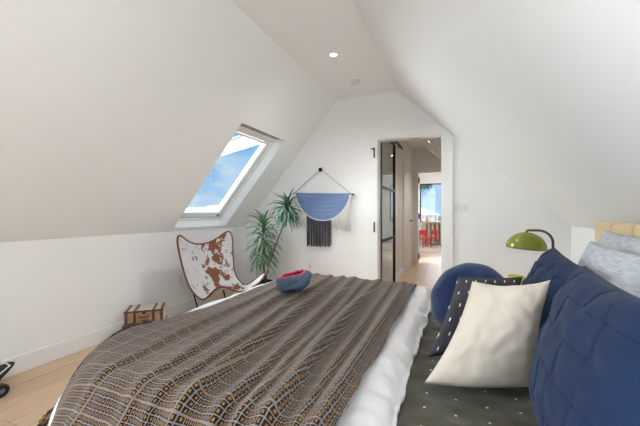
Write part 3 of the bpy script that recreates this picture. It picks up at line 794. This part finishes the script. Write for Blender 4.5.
# ------------------------------------------------------------------ suitcases
M_case = mat('linen_board', (216,208,198), .8, bump=(300,.4), vary=((192,182,170), 30)); M_strap = mat('tan_leather', (98,64,40), .5, vary=((74,46,28), 30))
M_front = mat('worn_brown_board', (176,148,120), .7, vary=((146,112,82), 25))
M_brass = mat('dark_brass', (70,56,40), .4, .8)
def suitcase(z, L, Wd, Hh, label):
    ang = math.atan2(.216, .233)
    nx, ny = -math.sin(ang), math.cos(ang)
    cx, cy = -2.556+nx*.107, 1.957+ny*.107
    t = thing('suitcase', label, 'suitcase', (cx, cy, z), ang, 'stacked small suitcases by the wall')
    b = MB(); b.box((-L/2,-Wd/2,0),(L/2,Wd/2,Hh), bev=.006); b.build('body', M_case, t, local=True)
    b = MB(); b.box((-L/2+.004,-Wd/2-.0015,.006),(L/2-.004,-Wd/2+.003,Hh-.008)); b.build('front_panel', M_front, t, local=True)
    for x in (-L/2+.018, -L/4+.005, L/4-.005, L/2-.018):
        b = MB(); e = .003; w = .012
        b.box((x-w,-Wd/2-e,-.0 if z > .05 else 0),(x+w,Wd/2+e,Hh+e), bev=.002, seg=1); b.build('strap', M_strap, t, local=True)
    b = MB(); e = .0025
    b.box((-L/2-e,-Wd/2-e,Hh-.014),(L/2+e,-Wd/2+.004,Hh+.001)); b.box((-L/2-e,-Wd/2-e,0),(L/2+e,-Wd/2+.004,.014)); b.build('edge_trim', M_strap, t, local=True)
    b = MB(); b.tube([(-.035,-Wd/2-.004,Hh*.62),(-.03,-Wd/2-.02,Hh*.55),(.03,-Wd/2-.02,Hh*.55),(.035,-Wd/2-.004,Hh*.62)], .006, 8); b.build('handle', M_strap, t, local=True, smooth=True)
    b = MB(); b.box((-.014,-Wd/2-.008,Hh*.74),(.014,-Wd/2,Hh*.95), bev=.002, seg=1); b.build('clasp', M_brass, t, local=True)
suitcase(0, .335, .225, .142, 'small linen suitcase with tan straps on the floor, lower of two')
suitcase(.146, .315, .212, .118, 'small linen suitcase with tan straps, stacked on the other one')

# ------------------------------------------------------------------ skateboard
t = thing('skateboard', 'black skateboard with white outline and dark wheels near the left wall', 'skateboard', (-2.68, .72, 0))
def deck_outline(k, half=.098, L=.80, y1=1.105, cx=-2.685):
    pts = []
    for i in range(13):
        s = i/12; pts.append((s,))
    return pts
yT, Ld, hw, cx = 1.115, .82, .10, -2.685
def deck_w(y):
    s = (yT-y); e = min(s, Ld-s); return hw*min(1, (max(e,0)/.115))**.75
def deck_z(y):
    s = yT-y; e = min(s, Ld-s); return .112 + .030*sm(.16, 0, e)
def deck_pt(i, j):
    y = yT - Ld*j; w = deck_w(y) + .0005; return V((cx + w*(2*i-1), y, deck_z(y) - .12*(w*(2*i-1))))
b = MB(); b.grid(10, 70, deck_pt); o = b.build('deck', mat('black_grip', (44,44,45), .9, bump=(900,.5)), t, smooth=True); mod(o, 'SOLIDIFY', thickness=.013, offset=0)
b = MB(); ins = []
for i in range(60):
    y = yT - .035 - (Ld-.07)*i/59; ins.append((cx + deck_w(y)*.66, y))
for i in range(60):
    y = yT - .035 - (Ld-.07)*(59-i)/59; ins.append((cx - deck_w(y)*.66, y))
pts = [V((x, y, deck_z(y) - .12*(x-cx) + .0075)) for x, y in ins]; pts.append(pts[0]); b.tube(pts, .004, 6); b.build('white_outline', M_white_plastic, t, smooth=True)
M_wheel = mat('black_urethane', (22,22,24), .35); M_hub = mat('blue_steel_hub', (120,134,160), .35, .4)
for y in (1.0, .42):
    b = MB(); b.box((cx-.03,y-.035,.06),(cx+.03,y+.035,.098), bev=.004); b.tube([(cx-.105,y,.04),(cx+.105,y,.04)], .007); b.build('truck', M_black, t)
    for s in (-1, 1):
        c = V((cx+s*.105, y, .04)); RM = Matrix.Rotation(PI/2, 3, 'Y')
        b = MB(); b.lathe([(.016,-.03),(.032,-.03),(.04,-.02),(.04,.02),(.032,.03),(.016,.03)], c, 28, M=RM, close=True); w = b.build('wheel', M_wheel, t, smooth=False)
        b = MB(); b.lathe([(0,-.024),(.016,-.024),(.016,.024),(0,.024)], c, 20, M=RM); b.build('hub', M_hub, w)

# ------------------------------------------------------------------ nightstand, lamp, bowl
t = thing('nightstand', 'white nightstand beyond the bed under the green lamp', 'nightstand', (.5, 2.74, 0))
M_ns = mat('white_lacquer_wood', (232,230,226), .4)
b = MB(); b.box((.22,2.52,.1),(.76,2.96,.56), bev=.005); b.build('body', M_ns, t)
b = MB(); b.box((.21,2.51,.56),(.77,2.97,.585), bev=.004); b.build('top', oak, t)
for x in (.26, .72):
    for y in (2.56, 2.92): b = MB(); b.lathe([(0,0),(.014,0),(.02,.1),(0,.1)], (x,y,0), 14); b.build('leg', oak, t)
b = MB(); b.box((.205,2.55,.34),(.22,2.93,.54), bev=.003); f = b.build('drawer', M_ns, t)
b = MB(); b.lathe([(0,0),(.012,0),(.014,.018),(0,.022)], (.205,2.74,.44), 16, M=Matrix.Rotation(-PI/2,3,'Y')); b.build('knob', M_brass, f)
M_olive = mat('olive_green_enamel', (124,130,18), .22, spec=.6); M_stemg = mat('dark_olive_metal', (84,86,40), .35, .3)
LX, LY = .452, 2.7
t = thing('table_lamp', 'olive green dome table lamp with curved arm on the nightstand', 'lamp', (.613, LY, .585))
b = MB(); b.lathe([(0,0),(.085,0),(.09,.006),(.085,.016),(.02,.02),(0,.02)], (.613,LY,.585), 36); b.build('base', M_olive, t, smooth=True)
pts = [V((.613,LY,.60)), V((.613,LY,.90))] + [V((.613-.085+.085*math.cos(a), LY, .92+.085*math.sin(a))) for a in [PI/2*i/10 for i in range(11)]] + [V((.47,LY,1.005)), V((.458,LY,1.002)), V((.455,LY,.985))]
b = MB(); b.tube(pts, .0085, 12); b.build('arm', M_stemg, t, smooth=True)
prof = [(.128*math.sin(PI/2*i/16), .118*math.cos(PI/2*i/16)) for i in range(17)]
inn = [(r*.965, z*.955-.0) for r, z in prof[::-1]]
b = MB(); b.lathe(prof+inn, (LX,LY,.873), 44, M=Matrix.Rotation(math.radians(4),3,'Y')); b.build('lamp_shade', M_olive, t, smooth=True)
b = MB(); b.lathe([(0,.0),(.02,.006),(.028,.03),(.014,.06),(.014,.105),(0,.105)], (LX,LY,.876), 20); b.build('bulb', M_white_plastic, t, smooth=True)
b = MB(); b.lathe([(0,0),(.03,0),(.05,.05),(.055,.09),(.05,.092),(.045,.05),(.025,.012),(0,.01)], (.385,2.66,.585), 30)
tag(b.build('bowl', mat('lime_glaze', (206,206,60), .3), base=(.385,2.66,.585), smooth=True), 'small lime yellow bowl on the nightstand beside the lamp', 'bowl')

# ------------------------------------------------------------------ outdoors
M_render = mat('pale_render', (216,214,212), .8); M_roofg = mat('grey_roofing', (150,148,150), .8); M_roofw = mat('white_roof', (238,238,238), .7)
def house(x, y, w, d, h0, h1, ridge, label, roof=M_roofg, axis='y'):
    t = thing('house', label, 'house', (x, y, h0), 0, 'distant houses outside')
    b = MB(); b.box((x-w/2,y-d/2,h0),(x+w/2,y+d/2,h1)); b.build('wall', M_render, t)
    b = MB()
    if axis == 'y': b.prism([(x-w/2-.3,h1),(x+w/2+.3,h1),(x,h1+ridge)], 'y', y-d/2-.3, y+d/2+.3)
    else: b.prism([(y-d/2-.3,h1),(y+d/2+.3,h1),(y,h1+ridge)], 'x', x-w/2-.3, x+w/2+.3)
    b.build('roof', roof, t)
house(-24.5, 24, 7, 6, -6, .95, .7, 'pale distant house with grey roof outside the roof window', M_roofg, 'x')
house(-27, 33.5, 7, 8, -6, 1.1, .9, 'pale distant house with white roof farther along outside the roof window', M_roofw)
house(-4.6, 40, 4.5, 5, -6, .9, 1.0, 'white-roofed house seen at the left of the far room window', M_roofw)
house(1.2, 44, 5, 5, -6, 1.0, 1.0, 'white-roofed house seen at the right of the far room window', M_roofw)
# eave of the neighbouring roof, white fascia
t = thing('neighbouring_eave', 'white fascia and grey soffit of the roof next door above the window', 'roof', (-4.4, 4.2, 3.0))
WM_e = V((-4.0, 5.1, 0)); ea = math.atan2(-.91, 1.93)
RE = Matrix.Translation((-3.75, 5.01, 2.44)) @ Matrix.Rotation(ea, 4, 'Z')
b = MB(); b.box((-2.3, 0, .03), (1.5, .03, .17), M=RE); b.build('fascia', M_roofw, t)
b = MB(); b.box((-2.3, .03, .05), (1.5, .3, .08), M=RE); b.build('soffit', M_roofw, t)
b = MB(); b.box((-2.4, -.08, .172), (1.6, .34, .19), M=RE); b.build('roof_sheet', M_roofg, t)
# tree beyond the far room
t = thing('tree', 'leafy tree branch seen through the top of the far room window', 'tree', (-2.9, 16, -6))
b = MB(); b.tube([(-2.9,16,-6),(-2.8,16,-1),(-2.6,16,2.4),(-2.2,16,3.2)], [.25,.2,.14,.05], 10); b.tube([(-2.65,16,1.8),(-2.1,15.9,2.35),(-1.4,15.8,2.5)], [.07,.045,.02], 8); b.build('trunk', M_stem, t, smooth=True)
b = MB(); random.seed(4)
for k in range(900):
    cc = random.choice([(-1.5,15.85,2.5,.42),(-2.0,16,2.75,.55),(-2.5,16,3.2,.9),(-1.25,15.8,2.75,.35)])
    p = V((cc[0]+random.gauss(0,.5)*cc[3], cc[1]+random.gauss(0,.4)*cc[3], cc[2]+random.gauss(0,.4)*cc[3]))
    leaf(b, p, V((random.uniform(-1,1),random.uniform(-1,1),random.uniform(-.6,1))), random.uniform(.1,.2), .03, .5)
b.build('foliage', mat('tree_green', (66,104,58), .6), t, fix=False)

# ------------------------------------------------------------------ sky
w = bpy.data.worlds.new('sky'); scene.world = w; w.use_nodes = True
nt = w.node_tree; bg = nt.nodes['Background']
def wn(k, **a):
    n_ = nt.nodes.new(k)
    for x, y in a.items(): setattr(n_, x, y)
    return n_
tc = wn('ShaderNodeTexCoord'); sp = wn('ShaderNodeSeparateXYZ'); nt.links.new(tc.outputs['Generated'], sp.inputs[0])
r = wn('ShaderNodeValToRGB'); nt.links.new(sp.outputs[2], r.inputs[0])
e = r.color_ramp.elements
e[0].position = 0; e[0].color = (.52,.72,.98,1); e[1].position = .55; e[1].color = (.10,.30,.80,1)
x = e.new(.16); x.color = (.30,.56,.96,1); x = e.new(.30); x.color = (.20,.46,.93,1)
mp = wn('ShaderNodeMapping'); nt.links.new(tc.outputs['Generated'], mp.inputs[0]); mp.inputs['Scale'].default_value = (1,1,3.2); mp.inputs['Location'].default_value = (.35,.1,0)
ns = wn('ShaderNodeTexNoise'); nt.links.new(mp.outputs[0], ns.inputs[0]); ns.inputs['Scale'].default_value = 4.2; ns.inputs['Detail'].default_value = 7; ns.inputs['Roughness'].default_value = .55
cr = wn('ShaderNodeValToRGB'); nt.links.new(ns.outputs[0], cr.inputs[0]); cr.color_ramp.elements[0].position = .47; cr.color_ramp.elements[1].position = .66
fl = wn('ShaderNodeMapRange'); nt.links.new(sp.outputs[2], fl.inputs[0]); fl.inputs[1].default_value = .22; fl.inputs[2].default_value = .04; fl.inputs[3].default_value = .12; fl.inputs[4].default_value = 1
ml = wn('ShaderNodeMath', operation='MULTIPLY'); nt.links.new(cr.outputs[0], ml.inputs[0]); nt.links.new(fl.outputs[0], ml.inputs[1])
mx = wn('ShaderNodeMix', data_type='RGBA'); nt.links.new(ml.outputs[0], mx.inputs[0]); nt.links.new(r.outputs[0], mx.inputs[6]); mx.inputs[7].default_value = (1.0,1.0,1.02,1)
gm = wn('ShaderNodeMath', operation='LESS_THAN'); nt.links.new(sp.outputs[2], gm.inputs[0]); gm.inputs[1].default_value = -.01
m2 = wn('ShaderNodeMix', data_type='RGBA'); nt.links.new(gm.outputs[0], m2.inputs[0]); nt.links.new(mx.outputs[2], m2.inputs[6]); m2.inputs[7].default_value = (.42,.41,.40,1)
nt.links.new(m2.outputs[2], bg.inputs[0]); bg.inputs[1].default_value = 1.0

# ------------------------------------------------------------------ lights
def area(name, loc, direction, sx, sy, power, c=(1,1,1), spread=PI):
    L = bpy.data.lights.new(name, 'AREA'); L.shape = 'RECTANGLE'; L.size = sx; L.size_y = sy; L.energy = power; L.color = c; L.spread = spread
    o = bpy.data.objects.new(name, L); col.objects.link(o); o.location = loc
    o.rotation_euler = V(direction).to_track_quat('-Z', 'Z').to_euler(); return o
BWc = ((BW[0]+BW[1])/2, YB+.02, (BW[2]+BW[3])/2)
area('added_back_window_fill', BWc, (0,1,0), BW[1]-BW[0]-.1, BW[3]-BW[2]-.1, 4, (.85,.94,1))  # added fill lamp in the made-up window behind the camera
p = S((WS0+WS1)/2, sum(OPEN[0])/2, TH-.02)
area('added_near_roof_window_fill', p, (-nl.x, 0, -nl.y), .75, 1.2, 8, (.90,.96,1))  # added fill from the left, set in the unseen roof window
for (x, y, z, pw) in ((-1.041, 2.701, ZC-.02, 16), (-1.041, .9, ZC-.02, 6), (-1.041, -.9, ZC-.02, 6), (-.25, 5.0, rz(-.25)-.03, 6), (-.25, 6.6, rz(-.25)-.03, 5)):  # bedroom beams nearer the camera have no fittings, added as extra light
    L = bpy.data.lights.new('downlight_and_fill_beam', 'SPOT'); L.energy = pw*4; L.spot_size = math.radians(150); L.spot_blend = 1; L.shadow_soft_size = .05; L.color = (1,.96,.91)
    o = bpy.data.objects.new('downlight_and_fill_beam', L); col.objects.link(o); o.location = (x, y, z)
area('daylight_far_room', (-.3, RY1-.05, 1.5), (0,-1,0), 1.4, 1.1, 30, (.97,.98,1))

area('added_uplight_fill', (.3, -.45, .85), (.1,.35,1), .5, .5, 25, (.83,.93,1))  # added fill aimed upwards behind the camera, no lamp stands there
L = bpy.data.lights.new('hazy_sun', 'SUN'); L.energy = 36; L.angle = math.radians(84); L.color = (.95,.98,1)
o = bpy.data.objects.new('hazy_sun', L); col.objects.link(o); o.rotation_euler = V((.88,-.12,-.38)).to_track_quat('-Z', 'Y').to_euler()

# ------------------------------------------------------------------ camera
cam = bpy.data.cameras.new('camera'); cam.sensor_width = 36; cam.lens = 317/640*36; cam.clip_start = .02
co = bpy.data.objects.new('camera', cam); col.objects.link(co); co.location = (0, 0, 1.13)
co.rotation_euler = (PI/2, 0, math.atan2(138, 317))
scene.camera = co
vs = scene.view_settings
vs.view_transform = 'Standard'; vs.look = 'None'; vs.gamma = 1; vs.use_curve_mapping = False; vs.exposure = 0.07
